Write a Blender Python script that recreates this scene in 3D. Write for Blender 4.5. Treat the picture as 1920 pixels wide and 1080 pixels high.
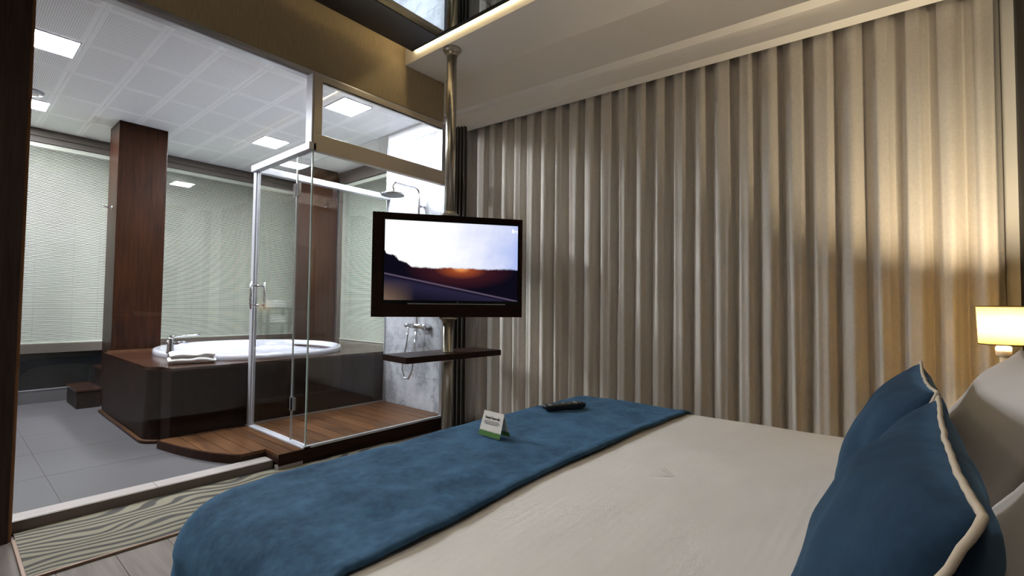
import bpy, bmesh, math, random
from math import sin, cos, pi, radians, sqrt
from mathutils import Vector, Matrix, noise

for o in list(bpy.data.objects):
    bpy.data.objects.remove(o)
SC = bpy.context.scene
COL = SC.collection
random.seed(4)

# ------------------------------------------------------------------ camera
CAM_F, YAW, PITCH, ROLL, CAM_Z = 890.5, radians(39.70), radians(2.02), radians(0.61), 1.05
fw = Vector((cos(YAW) * cos(PITCH), sin(YAW) * cos(PITCH), sin(PITCH)))
r0 = Vector((sin(YAW), -cos(YAW), 0))
up0 = r0.cross(fw)
rt = r0 * cos(ROLL) + up0 * sin(ROLL)
up = rt.cross(fw)
cd = bpy.data.cameras.new('camera')
cam = bpy.data.objects.new('camera', cd)
COL.objects.link(cam)
cd.sensor_width = 36
cd.lens = CAM_F / 1920 * 36
cd.clip_start = 0.02
cam.matrix_world = Matrix(((rt.x, up.x, -fw.x, 0), (rt.y, up.y, -fw.y, 0), (rt.z, up.z, -fw.z, CAM_Z), (0, 0, 0, 1)))
SC.camera = cam

# ------------------------------------------------------------------ world and exposure
w = bpy.data.worlds.new('night')
SC.world = w
w.use_nodes = True
w.node_tree.nodes['Background'].inputs[0].default_value = (0.02, 0.025, 0.035, 1)
w.node_tree.nodes['Background'].inputs[1].default_value = 0.3
SC.view_settings.view_transform = 'Standard'
SC.view_settings.look = 'None'
SC.view_settings.gamma = 1
SC.view_settings.use_curve_mapping = False
SC.view_settings.exposure = 0.08
SC.cycles.transparent_max_bounces = 32
SC.cycles.max_bounces = 10
SC.cycles.diffuse_bounces = 5
SC.cycles.glossy_bounces = 5
SC.cycles.sample_clamp_indirect = 15
SC.cycles.caustics_reflective = False
SC.cycles.caustics_refractive = False

PANEL_W = 350.0      # ceiling panels of the bathroom (emission strength)
LED_W = 24.0        # cove LED strip
LAMP_W = 78.0        # bedside lamp
FILL_W = 42.0       # added downlights, out of view, that fill the bedroom
TV_W = 1.0


# ------------------------------------------------------------------ material helpers
def s2l(c):
    return tuple(((x / 255) / 12.92 if x / 255 <= 0.04045 else ((x / 255 + 0.055) / 1.055) ** 2.4) for x in c) + (1,)


class NT:
    def __init__(s, name):
        s.m = bpy.data.materials.new(name)
        s.m.use_nodes = True
        s.t = s.m.node_tree
        s.b = s.t.nodes['Principled BSDF']
        s.out = s.t.nodes['Material Output']

    def n(s, typ, **kw):
        nd = s.t.nodes.new(typ)
        for k, v in kw.items():
            if k.startswith('_'):
                setattr(nd, k[1:], v)
            else:
                key = int(k[1:]) if k[0] == 'i' and k[1:].isdigit() else k.replace('__', ' ')
                i = nd.inputs[key]
                if isinstance(v, bpy.types.NodeSocket):
                    s.t.links.new(v, i)
                else:
                    i.default_value = v
        return nd

    def l(s, a, b):
        s.t.links.new(a, b)

    def math(s, op, a, b=0.0, c=0.0, clamp=False):
        nd = s.n('ShaderNodeMath', _operation=op, i0=a, i1=b, i2=c)
        nd.use_clamp = clamp
        return nd.outputs[0]

    def mix(s, f, a, b):
        nd = s.n('ShaderNodeMix', _data_type='RGBA')
        for k, v in ((0, f), (6, a), (7, b)):
            if isinstance(v, bpy.types.NodeSocket):
                s.l(v, nd.inputs[k])
            else:
                nd.inputs[k].default_value = v
        return nd.outputs[2]

    def coord(s, scale=(1, 1, 1), kind='Object', rot=(0, 0, 0)):
        tc = s.n('ShaderNodeTexCoord')
        mp = s.n('ShaderNodeMapping', Scale=scale, Rotation=rot)
        s.l(tc.outputs[kind], mp.inputs[0])
        return mp.outputs[0]

    def noise(s, vec, scale=5, detail=3, rough=0.5, out=0):
        return s.n('ShaderNodeTexNoise', Vector=vec, Scale=scale, Detail=detail, Roughness=rough).outputs[out]

    def ramp(s, f, stops):
        nd = s.n('ShaderNodeValToRGB', Fac=f)
        e = nd.color_ramp.elements
        while len(e) < len(stops):
            e.new(0.5)
        for i, (p, c) in enumerate(stops):
            e[i].position = p
            e[i].color = c
        return nd.outputs[0]

    def bump(s, h, strength=0.2, dist=0.005):
        nd = s.n('ShaderNodeBump', Height=h, Strength=strength, Distance=dist)
        s.l(nd.outputs[0], s.b.inputs['Normal'])

    def set(s, col=None, rough=0.5, metal=0.0, **kw):
        if col is not None:
            if isinstance(col, bpy.types.NodeSocket):
                s.l(col, s.b.inputs['Base Color'])
            else:
                s.b.inputs['Base Color'].default_value = col
        if isinstance(rough, bpy.types.NodeSocket):
            s.l(rough, s.b.inputs['Roughness'])
        else:
            s.b.inputs['Roughness'].default_value = rough
        s.b.inputs['Metallic'].default_value = metal
        for k, v in kw.items():
            s.b.inputs[k.replace('__', ' ')].default_value = v
        return s.m


M = {}


def plain(name, rgb, rough=0.5, metal=0.0, var=0.06, scale=8, bump=0.0, **kw):
    t = NT(name)
    c = s2l(rgb)
    n = t.noise(t.coord(), scale, 4)
    lo = tuple(x * (1 - var) for x in c[:3]) + (1,)
    hi = tuple(min(1, x * (1 + var)) for x in c[:3]) + (1,)
    t.set(t.mix(n, lo, hi), rough, metal, **kw)
    if bump:
        t.bump(t.noise(t.coord(), scale * 12, 3), bump, 0.002)
    M[name] = t.m
    return t.m


def wood(name, dark, light, rough=0.3, axis='z', scale=9, coat=0.0):
    t = NT(name)
    sc = {'x': (0.35, 5, 5), 'y': (5, 0.35, 5), 'z': (5, 5, 0.35)}[axis]
    v = t.coord(sc)
    n1 = t.noise(v, scale, 6, 0.6)
    n2 = t.noise(v, scale * 3, 2, 0.5)
    oi = t.n('ShaderNodeObjectInfo').outputs['Random']
    f = t.math('ADD', t.math('MULTIPLY', n1, 0.75), t.math('MULTIPLY', n2, 0.25))
    f = t.math('ADD', f, t.math('MULTIPLY', t.math('SUBTRACT', oi, 0.5), 0.18))
    col = t.ramp(f, [(0.32, s2l(dark)), (0.68, s2l(light))])
    t.set(col, rough, 0, Coat__Weight=coat, Coat__Roughness=0.12)
    t.b.inputs['Specular IOR Level'].default_value = 0.4 if coat > 0.1 else 0.1
    if 'dark' not in name:
        t.bump(n2, 0.015, 0.001)
    M[name] = t.m


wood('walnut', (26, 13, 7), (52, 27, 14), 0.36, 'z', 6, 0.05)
wood('walnut_dark', (20, 10, 6), (36, 20, 13), 0.48, 'z', 6)  # darker walnut copy, shade on the upright tub panels put into the colour
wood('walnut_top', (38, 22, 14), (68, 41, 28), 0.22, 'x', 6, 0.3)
wood('wenge', (28, 18, 14), (44, 28, 22), 0.4, 'x', 8)
wood('wenge_upright', (44, 35, 31), (62, 51, 46), 0.5, 'z', 8)
wood('deck_wood', (54, 35, 23), (96, 65, 41), 0.38, 'y', 6, 0.1)
wood('deck_dark', (30, 17, 12), (52, 30, 21), 0.45, 'x', 6)
wood('jamb_wood', (120, 84, 60), (152, 112, 84), 0.45, 'z', 6)
wood('floor_plank', (86, 80, 76), (118, 110, 105), 0.42, 'y', 3)
plain('joint', (42, 38, 36), 0.9)
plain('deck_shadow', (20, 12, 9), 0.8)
plain('bath_floor', (82, 80, 83), 0.33, var=0.07, scale=3)
plain('bath_grout', (70, 68, 71), 0.7)
plain('curb_stone', (150, 143, 140), 0.35, var=0.07, scale=6)
plain('white_paint', (238, 234, 229), 0.75, var=0.02)
plain('gypsum', (222, 222, 224), 0.8, var=0.02)
plain('beam_fabric', (150, 128, 92), 0.85, var=0.05)
plain('dark_wall', (84, 76, 70), 0.55, var=0.05)
plain('dark_panel', (62, 48, 42), 0.6, var=0.06)
plain('black_glass', (14, 15, 16), 0.25, var=0.02)
plain('aluminium', (196, 197, 202), 0.32, 0.75, var=0.03)
plain('curb_shade', (98, 88, 83), 0.5, var=0.08, scale=5)  # curb front darker than its top, the shade put into the colour
plain('white_alu', (178, 179, 187), 0.35, 0.15, var=0.02)
plain('taupe_alu', (196, 184, 166), 0.45, 0.1, var=0.03)
plain('chrome', (215, 217, 222), 0.1, 1.0, var=0.02)
plain('steel', (172, 166, 154), 0.3, 1.0, var=0.05)
plain('ceramic', (184, 185, 195), 0.12, var=0.01, Coat__Weight=0.4)
plain('towel_white', (226, 226, 226), 0.95, var=0.03, scale=40, bump=0.6)
plain('blind_slat', (176, 180, 168), 0.45, var=0.03)
plain('blind_cord', (120, 120, 112), 0.8)
plain('night_glass', (24, 27, 28), 0.15)
plain('black_plastic', (14, 14, 16), 0.35)
plain('grey_key', (90, 90, 92), 0.5)
plain('light_key', (190, 190, 188), 0.5)
plain('bezel', (9, 9, 13), 0.25)
plain('paper', (236, 234, 230), 0.7, var=0.02)
plain('ink', (44, 44, 48), 0.8)
plain('grey_ink', (150, 150, 150), 0.8)
plain('brass_trim', (120, 98, 84), 0.4, 0.4)
plain('piping_cord', (205, 192, 174), 0.8, var=0.08, scale=60)
plain('shade_band', (120, 92, 50), 0.5, var=0.25, scale=60)
plain('lamp_glass', (240, 232, 214), 0.25)
plain('mirror_frame', (34, 27, 23), 0.4)
plain('head_panel', (52, 44, 40), 0.6, var=0.08)
plain('drape_dark', (84, 80, 78), 0.9, var=0.06)
plain('sheer', (205, 206, 212), 0.8, var=0.05)
plain('shower_rubber', (112, 114, 118), 0.6)

# beam wallpaper: vertical woven streaks
t = NT('beam_cloth')
n = t.noise(t.coord((60, 60, 2.2)), 5, 4, 0.6)
t.set(t.ramp(n, [(0.3, s2l((146, 130, 102))), (0.7, s2l((174, 157, 126)))]), 0.85)
t.bump(n, 0.25, 0.002)
M['beam_cloth'] = t.m

# linen curtain
t = NT('linen')
v = t.coord((1, 1, 1))
n1 = t.noise(t.coord((90, 90, 6)), 6, 3)
n2 = t.noise(t.coord((6, 6, 140)), 6, 3)
f = t.math('MULTIPLY', t.math('ADD', n1, n2), 0.5)
t.set(t.ramp(f, [(0.3, s2l((192, 185, 176))), (0.7, s2l((222, 215, 206)))]), 0.85, 0, Sheen__Weight=0.15)
t.bump(f, 0.2, 0.002)
M['linen'] = t.m

# blue velvet
def velvet(name, a, b, cscale):
    t = NT(name)
    v = t.coord()
    n = t.noise(v, cscale, 5, 0.65)
    n2 = t.noise(v, cscale * 7, 4, 0.6)
    f = t.math('ADD', t.math('MULTIPLY', n, 0.7), t.math('MULTIPLY', n2, 0.3))
    t.set(t.ramp(f, [(0.36, s2l(a)), (0.64, s2l(b))]), 0.85, 0, Sheen__Weight=0.35, Sheen__Roughness=0.4)
    t.b.inputs['Sheen Tint'].default_value = s2l((120, 170, 215))
    t.b.inputs['Specular IOR Level'].default_value = 0.15
    t.bump(f, 0.35, 0.006)
    M[name] = t.m


velvet('velvet', (36, 64, 90), (68, 104, 136), 6)
velvet('velvet_shaded', (20, 37, 56), (38, 62, 86), 6)  # darker copy of the runner velvet, the cushions' shade put into the colour

# bed linen: faint satin stripes and creases
t = NT('bed_linen')
v = t.coord()
wv = t.n('ShaderNodeTexWave', Vector=t.coord((1, 1, 1), rot=(0, 0, radians(90))), Scale=14, Distortion=0.6).outputs[1]
cr = t.noise(t.coord((2.2, 5, 3)), 2.2, 6, 0.6)
t.set(t.mix(cr, s2l((207, 203, 200)), s2l((222, 219, 217))), 0.75)
t.bump(t.math('ADD', t.math('MULTIPLY', wv, 0.06), t.math('MULTIPLY', cr, 1.0)), 0.3, 0.012)
M['bed_linen'] = t.m
plain('pillow_cotton', (206, 200, 196), 0.8, var=0.03, scale=5, bump=0.1)

# carpet with wandering dark lines
t = NT('zebra_carpet')
v = t.coord((0.6, 1, 1))
d1 = t.n('ShaderNodeTexNoise', Vector=v, Scale=3.2, Detail=1)
vec = t.n('ShaderNodeVectorMath', _operation='ADD')
sc_ = t.n('ShaderNodeVectorMath', _operation='SCALE')
t.l(d1.outputs['Color'], sc_.inputs[0])
sc_.inputs['Scale'].default_value = 0.42
t.l(v, vec.inputs[0])
t.l(sc_.outputs[0], vec.inputs[1])
wv = t.n('ShaderNodeTexWave', Vector=vec.outputs[0], Scale=6.2, Distortion=1.1, Detail=1.5)
wv.bands_direction = 'Y'
wv.inputs['Detail Scale'].default_value = 1.2
line = t.ramp(wv.outputs[1], [(0.28, (0, 0, 0, 1)), (0.5, (1, 1, 1, 1))])
pile = t.noise(t.coord(), 320, 2)
base = t.mix(pile, s2l((98, 94, 80)), s2l((128, 123, 106)))
drk = t.mix(pile, s2l((44, 42, 40)), s2l((68, 66, 62)))
t.set(t.mix(line, drk, base), 0.95)
t.bump(t.math('ADD', pile, line), 0.6, 0.004)
M['zebra_carpet'] = t.m

# shower marble
t = NT('marble')
v = t.coord((1, 1, 1))
dd = t.noise(v, 2.0, 6, 0.6, out=1)
vec = t.n('ShaderNodeVectorMath', _operation='ADD')
t.l(v, vec.inputs[0])
t.l(dd, vec.inputs[1])
ve = t.noise(vec.outputs[0], 2.2, 8, 0.62)
vein = t.math('ABSOLUTE', t.math('SUBTRACT', ve, 0.5))
t.set(t.ramp(vein, [(0.0, s2l((140, 142, 150))), (0.035, s2l((168, 170, 178))), (0.16, s2l((190, 192, 200)))]), 0.25)
M['marble'] = t.m

# perforated metal ceiling tile: plain margin, holes inside
t = NT('ceiling_tile')
tc = t.n('ShaderNodeTexCoord')
sx = t.n('ShaderNodeSeparateXYZ')
t.l(tc.outputs['Object'], sx.inputs[0])
hx = t.math('MULTIPLY', t.math('ADD', t.math('SINE', t.math('MULTIPLY', sx.outputs[0], 2 * pi / 0.011)), 1.0), 0.5)
hy = t.math('MULTIPLY', t.math('ADD', t.math('SINE', t.math('MULTIPLY', sx.outputs[1], 2 * pi / 0.011)), 1.0), 0.5)
hole = t.math('GREATER_THAN', t.math('MULTIPLY', hx, hy), 0.42)
ix = t.math('LESS_THAN', t.math('ABSOLUTE', sx.outputs[0]), 0.123)
iy = t.math('LESS_THAN', t.math('ABSOLUTE', sx.outputs[1]), 0.272)
mask = t.math('MULTIPLY', hole, t.math('MULTIPLY', ix, iy))
t.set(t.mix(mask, s2l((246, 248, 252)), s2l((190, 192, 198))), 0.55)
M['ceiling_tile'] = t.m
plain('ceiling_back', (150, 152, 156), 0.8)

# lamp shade (lets the bulb's light through)
t = NT('lamp_shade')
tr = t.n('ShaderNodeBsdfTranslucent', Color=s2l((226, 212, 168)))
df = t.n('ShaderNodeBsdfDiffuse', Color=s2l((245, 230, 190)))
ms = t.n('ShaderNodeMixShader', Fac=0.18)
t.l(tr.outputs[0], ms.inputs[1])
t.l(df.outputs[0], ms.inputs[2])
t.l(ms.outputs[0], t.out.inputs[0])
M['lamp_shade'] = t.m


def glass(name, tint, rough=0.0, refl=1.0):
    t = NT(name)
    tr = t.n('ShaderNodeBsdfTransparent', Color=tint)
    gl = t.n('ShaderNodeBsdfGlossy', Color=(1, 1, 1, 1), Roughness=rough)
    lw = t.n('ShaderNodeLayerWeight', Blend=0.5)
    fr = t.math('ADD', 0.04, t.math('MULTIPLY', 0.96, t.math('POWER', lw.outputs['Facing'], 5.0)))
    ms = t.n('ShaderNodeMixShader', Fac=t.math('MULTIPLY', fr, refl))
    t.l(tr.outputs[0], ms.inputs[1])
    t.l(gl.outputs[0], ms.inputs[2])
    t.l(ms.outputs[0], t.out.inputs[0])
    M[name] = t.m


glass('glass', (0.965, 0.975, 0.972, 1))
glass('glass_clear', (0.985, 0.99, 0.988, 1), 0.0, 0.6)
glass('glass_front', (0.99, 0.992, 0.99, 1), 0.0, 0.2)
plain('glass_edge', (170, 190, 190), 0.15, 0.2)

t = NT('ceiling_mirror')
t.set((0.62, 0.68, 0.70, 1), 0.02, 1.0)
M['ceiling_mirror'] = t.m


def emit(name, rgb, strength):
    t = NT(name)
    e = t.n('ShaderNodeEmission', Color=rgb, Strength=strength)
    t.l(e.outputs[0], t.out.inputs[0])
    M[name] = t.m


emit('panel_light', (0.93, 0.96, 1.0, 1), PANEL_W)
emit('panel_light_soft', (0.93, 0.96, 1.0, 1), PANEL_W * 0.8)
emit('led_light', (1.0, 0.80, 0.46, 1), LED_W)
emit('bulb_light', (1.0, 0.72, 0.36, 1), 60)
emit('fill_glow', (1.0, 0.88, 0.74, 1), 8)

# television picture
t = NT('tv_picture')
tc = t.n('ShaderNodeTexCoord')
sx = t.n('ShaderNodeSeparateXYZ')
t.l(tc.outputs['Object'], sx.inputs[0])
X = t.math('ADD', t.math('DIVIDE', sx.outputs[0], 0.98), 0.5)
Y = t.math('ADD', t.math('DIVIDE', sx.outputs[2], 0.575), 0.5)
nz = t.noise(tc.outputs['Object'], 14, 5, 0.6)
nz2 = t.noise(tc.outputs['Object'], 3, 4, 0.6)
tree = t.math('MULTIPLY', t.math('SUBTRACT', 0.20, X, clamp=True), 1.05)
hor = t.math('ADD', t.math('ADD', 0.415, tree), t.math('MULTIPLY', t.math('SUBTRACT', nz, 0.5), t.math('ADD', 0.06, tree)))
land = t.n('ShaderNodeMapRange', Value=t.math('SUBTRACT', hor, Y))
land.inputs[1].default_value = -0.012
land.inputs[2].default_value = 0.012
blue = t.math('ADD', t.math('MULTIPLY', t.math('SUBTRACT', X, 0.45), 1.3), t.math('MULTIPLY', t.math('SUBTRACT', nz2, 0.45), 1.0), clamp=True)
sky = t.mix(blue, (1.0, 1.0, 1.0, 1), s2l((158, 176, 236)))
dx = t.math('SUBTRACT', X, 0.56)
dy = t.math('MULTIPLY', t.math('SUBTRACT', Y, 0.40), 1.6)
dist = t.math('SQRT', t.math('ADD', t.math('MULTIPLY', dx, dx), t.math('MULTIPLY', dy, dy)))
glow = t.ramp(dist, [(0.0, s2l((235, 150, 80))), (0.07, s2l((150, 70, 40))), (0.2, s2l((58, 24, 32))), (0.42, s2l((14, 11, 24)))])
rd = t.math('ABSOLUTE', t.math('SUBTRACT', Y, t.math('SUBTRACT', 0.33, t.math('MULTIPLY', X, 0.33))))
edge = t.ramp(rd, [(0.0, s2l((104, 92, 108))), (0.01, s2l((36, 30, 46))), (0.02, (0, 0, 0, 1))])
below = t.n('ShaderNodeMapRange', Value=t.math('SUBTRACT', t.math('SUBTRACT', 0.32, t.math('MULTIPLY', X, 0.33)), Y))
below.inputs[1].default_value = 0.0
below.inputs[2].default_value = 0.03
rb = t.math('MULTIPLY', below.outputs[0], t.math('SUBTRACT', 1.0, t.math('MULTIPLY', t.math('ABSOLUTE', t.math('SUBTRACT', Y, t.math('SUBTRACT', 0.24, t.math('MULTIPLY', X, 0.27)))), 5.0), clamp=True))
ground = t.n('ShaderNodeMix', _data_type='RGBA', _blend_type='ADD')
ground.inputs[0].default_value = 1
t.l(glow, ground.inputs[6])
t.l(edge, ground.inputs[7])
g2 = t.mix(t.math('MULTIPLY', rb, 0.7), ground.outputs[2], s2l((44, 40, 66)))
corner = t.math('MULTIPLY', t.math('SUBTRACT', 0.22, X, clamp=True), t.math('MULTIPLY', t.math('SUBTRACT', 0.26, Y, clamp=True), 22.0), clamp=True)
g3 = t.mix(corner, g2, s2l((108, 88, 76)))
pic = t.mix(land.outputs[0], sky, g3)
em = t.n('ShaderNodeEmission', Color=pic, Strength=TV_W)
t.l(em.outputs[0], t.out.inputs[0])
M['tv_picture'] = t.m
emit('screen_text', (1, 1, 1, 1), 1.3)

# printed card: white with green grass along the foot
t = NT('card_print')
tc = t.n('ShaderNodeTexCoord')
sx = t.n('ShaderNodeSeparateXYZ')
t.l(tc.outputs['UV'], sx.inputs[0])
gr = t.noise(t.coord((40, 3, 1), 'UV'), 3, 2)
hh = t.math('ADD', 0.10, t.math('MULTIPLY', gr, 0.22))
msk = t.math('LESS_THAN', sx.outputs[1], hh)
t.set(t.mix(msk, s2l((238, 236, 232)), s2l((70, 120, 46))), 0.6)
M['card_print'] = t.m


# ------------------------------------------------------------------ mesh helpers
class MB:
    def __init__(s):
        s.v, s.f, s.uv = [], [], None

    def box(s, x0, y0, z0, x1, y1, z1):
        b = len(s.v)
        s.v += [(x0, y0, z0), (x1, y0, z0), (x1, y1, z0), (x0, y1, z0), (x0, y0, z1), (x1, y0, z1), (x1, y1, z1), (x0, y1, z1)]
        s.f += [tuple(b + i for i in q) for q in ((0, 3, 2, 1), (4, 5, 6, 7), (0, 1, 5, 4), (1, 2, 6, 5), (2, 3, 7, 6), (3, 0, 4, 7))]
        return s

    def prism(s, pts, z0, z1, cap=True):
        b, n = len(s.v), len(pts)
        s.v += [(x, y, z0) for x, y in pts] + [(x, y, z1) for x, y in pts]
        for i in range(n):
            j = (i + 1) % n
            s.f.append((b + i, b + j, b + n + j, b + n + i))
        if cap:
            s.f.append(tuple(b + i for i in reversed(range(n))))
            s.f.append(tuple(b + n + i for i in range(n)))
        return s

    def tube(s, path, r, n=12, closed=False, caps=True):
        P = [Vector(p) for p in path]
        b, m = len(s.v), len(P)
        nrm = None
        for i in range(m):
            a = P[i - 1] if (i > 0 or closed) else P[i]
            c = P[(i + 1) % m] if (i < m - 1 or closed) else P[i]
            tg = (c - a).normalized()
            if nrm is None:
                ref = Vector((0, 0, 1)) if abs(tg.z) < 0.9 else Vector((1, 0, 0))
                nrm = (ref - tg * ref.dot(tg)).normalized()
            else:
                nrm = (nrm - tg * nrm.dot(tg)).normalized()
            bi = tg.cross(nrm)
            rr = r[i] if isinstance(r, (list, tuple)) else r
            for k in range(n):
                an = 2 * pi * k / n
                s.v.append(tuple(P[i] + nrm * (rr * cos(an)) + bi * (rr * sin(an))))
        rng = m if closed else m - 1
        for i in range(rng):
            i2 = (i + 1) % m
            for k in range(n):
                k2 = (k + 1) % n
                s.f.append((b + i * n + k, b + i * n + k2, b + i2 * n + k2, b + i2 * n + k))
        if caps and not closed:
            s.f.append(tuple(b + k for k in reversed(range(n))))
            s.f.append(tuple(b + (m - 1) * n + k for k in range(n)))
        return s

    def lathe(s, c, prof, n=32, sx=1.0, sy=1.0, close=False):
        b = len(s.v)
        for r, z in prof:
            for k in range(n):
                a = 2 * pi * k / n
                s.v.append((c[0] + r * cos(a) * sx, c[1] + r * sin(a) * sy, c[2] + z))
        m = len(prof)
        for i in range(m if close else m - 1):
            i2 = (i + 1) % m
            for k in range(n):
                k2 = (k + 1) % n
                s.f.append((b + i * n + k, b + i * n + k2, b + i2 * n + k2, b + i2 * n + k))
        if not close:
            s.f.append(tuple(b + k for k in reversed(range(n))))
            s.f.append(tuple(b + (m - 1) * n + k for k in range(n)))
        return s

    def grid(s, fn, nu, nv):
        b = len(s.v)
        for j in range(nv + 1):
            for i in range(nu + 1):
                s.v.append(tuple(fn(i / nu, j / nv)))
        for j in range(nv):
            for i in range(nu):
                a = b + j * (nu + 1) + i
                s.f.append((a, a + 1, a + nu + 2, a + nu + 1))
        return s

    def xform(s, mat):
        s.v = [tuple(mat @ Vector(p)) for p in s.v]
        return s

    def build(s, name, mat, parent=None, smooth=False, bevel=0.0, local=False, solid=0.0, seg=2):
        me = bpy.data.meshes.new(name)
        vs = s.v
        if parent is not None and not local:
            L = wloc(parent)
            vs = [(x - L.x, y - L.y, z - L.z) for x, y, z in vs]
        me.from_pydata(vs, [], s.f)
        me.update()
        o = bpy.data.objects.new(name, me)
        COL.objects.link(o)
        me.materials.append(M[mat])
        if smooth:
            for p in me.polygons:
                p.use_smooth = True
        if parent is not None:
            o.parent = parent
        if solid:
            md = o.modifiers.new('solid', 'SOLIDIFY')
            md.thickness = solid
            md.offset = 0
        if bevel:
            md = o.modifiers.new('bevel', 'BEVEL')
            md.width = bevel
            md.segments = seg
            md.limit_method = 'ANGLE'
        return o


def wloc(o):
    L = Vector((0, 0, 0))
    while o is not None:
        L = L + o.location
        o = o.parent
    return L


def B(*a):
    return MB().box(*a)


def tag(o, label, cat, group=None):
    o['label'] = label
    o['category'] = cat
    if group:
        o['group'] = group
    return o


def thing(name, label, cat, loc=(0, 0, 0), rz=0.0, group=None):
    o = bpy.data.objects.new(name, None)
    COL.objects.link(o)
    o.empty_display_size = 0.05
    o.location = loc
    o.rotation_euler = (0, 0, rz)
    return tag(o, label, cat, group)


def struct(o, label=None):
    o['kind'] = 'structure'
    if label:
        o['label'] = label
    return o


def sempty(name, label, loc=(0, 0, 0)):
    o = bpy.data.objects.new(name, None)
    COL.objects.link(o)
    o.empty_display_size = 0.05
    o.location = loc
    return struct(o, label)


def text_mesh(name, body, size, mat, parent, matrix, bold=0.0):
    cu = bpy.data.curves.new(name, 'FONT')
    cu.body = body
    cu.size = size
    cu.align_x = 'CENTER'
    cu.align_y = 'CENTER'
    cu.extrude = 0.0004
    cu.offset = bold
    tmp = bpy.data.objects.new(name + '_tmp', cu)
    COL.objects.link(tmp)
    dg = bpy.context.evaluated_depsgraph_get()
    me = bpy.data.meshes.new_from_object(tmp.evaluated_get(dg))
    bpy.data.objects.remove(tmp)
    o = bpy.data.objects.new(name, me)
    COL.objects.link(o)
    me.materials.clear()
    me.materials.append(M[mat])
    o.parent = parent
    o.matrix_local = matrix
    return o


# ------------------------------------------------------------------ setting: bedroom shell
CA = radians(3.52)
NC = Vector((cos(CA), sin(CA), 0))
TC = Vector((-sin(CA), cos(CA), 0))


def cw(c, s, z=0.0):
    p = NC * c + TC * s
    return (p.x, p.y, z)


def cwbox(mb, c0, c1, s0, s1, z0, z1):
    q = [cw(c0, s0), cw(c1, s0), cw(c1, s1), cw(c0, s1)]
    return mb.prism([(p[0], p[1]) for p in q], z0, z1)


V_G = 3.08       # plane of the glass front
HEAD_V = -0.43
ULEFT = -1.3
ZB, ZC = 0.045, 2.73     # bathroom floor and ceiling
V_BACK, U_R = 6.53, 3.25

fl = sempty('floor', 'greyish brown wood-look plank floor of the bedroom', (0, 0, -0.05))
B(ULEFT, HEAD_V, -0.08, 3.45, 3.25, -0.004).build('floor_base', 'joint', fl)
pw, pl_ = 0.18, 1.22
k = 0
u = ULEFT
while u < 3.4:
    v = HEAD_V - (k % 3) * 0.4
    while v < 3.07:
        a, b_ = max(v, HEAD_V) + 0.001, min(v + pl_, 3.07) - 0.001
        if b_ - a > 0.05:
            B(u + 0.001, a, -0.004, min(u + pw, 3.44) - 0.001, b_, 0.0).build('plank', 'floor_plank', fl)
        v += pl_
    u += pw
    k += 1

wl = B(ULEFT, 2.99, 0, 0.222, 3.19, 3.2).build('wall_left', 'wenge_upright')
struct(wl, 'dark brown wood panel at the left end of the glass front')
B(0.222, 3.0, 0, 0.234, 3.15, 2.62).build('jamb', 'jamb_wood', wl)
struct(B(ULEFT - 0.1, HEAD_V, 0, ULEFT, 2.99, 3.2).build('wall_side', 'white_paint'), 'plain side wall behind the viewer')
hw = struct(B(ULEFT, HEAD_V - 0.1, 0, 3.45, HEAD_V, 3.2).build('wall_head', 'head_panel'), 'dark brown wall behind the bed head')
cwbox(MB(), 3.30, 3.42, -0.7, 3.2, 0, 3.2)
struct(cwbox(MB(), 3.32, 3.42, -0.75, 3.35, 0, 3.2).build('wall_right', 'white_paint'), 'window wall hidden behind the long curtain')
struct(B(2.80, 3.06, 0, 3.30, 3.099, 2.98).build('wall_return', 'white_paint'), 'short wall between shower glass and curtain')

# ceiling with recess, soffit slab and stepped cornice
struct(B(ULEFT, HEAD_V, 3.16, 3.45, 3.2, 3.22).build('ceiling', 'white_paint'), 'white bedroom ceiling above the mirror panel')
sof = MB()
sof.prism([(2.335, HEAD_V), cw(2.93, -0.60)[:2], cw(2.93, 2.898)[:2], (2.335, V_G)], 2.97, 3.16)
sof = struct(sof.build('trim_1', 'white_paint'), 'white soffit slab that carries the pole flange')
cor = sempty('trim_2', 'white stepped cornice above the long curtain')
cwbox(MB(), 2.93, 3.02, -0.60, 2.90, 2.69, 3.16).build('fascia', 'white_paint', cor)
cwbox(MB(), 3.0201, 3.115, -0.60, 2.90, 2.583, 3.16).build('cornice_step', 'white_paint', cor)

bm_ = struct(B(ULEFT, V_G, 2.63, 2.755, 3.2, 3.2).build('wall_beam', 'beam_cloth'), 'tan fabric-covered beam above the glass front')
# aluminium track under the beam
tr = thing('ceiling_track', 'thin aluminium track along the underside of the tan beam', 'track', (0.234, V_G, 2.6))
B(0.234, 3.085, 2.605, 2.735, 3.19, 2.63).build('rail', 'aluminium', tr)
B(0.234, 3.10, 2.590, 2.735, 3.118, 2.605).build('lip', 'white_alu', tr)
for uu in (0.62, 0.95, 1.28, 1.66, 2.05, 2.42):
    MB().lathe((uu, 3.0865, 2.616), [(0.004, 0), (0.004, 0.002)], 8).xform(Matrix.Identity(4)).build('screw', 'joint', tr)

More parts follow.
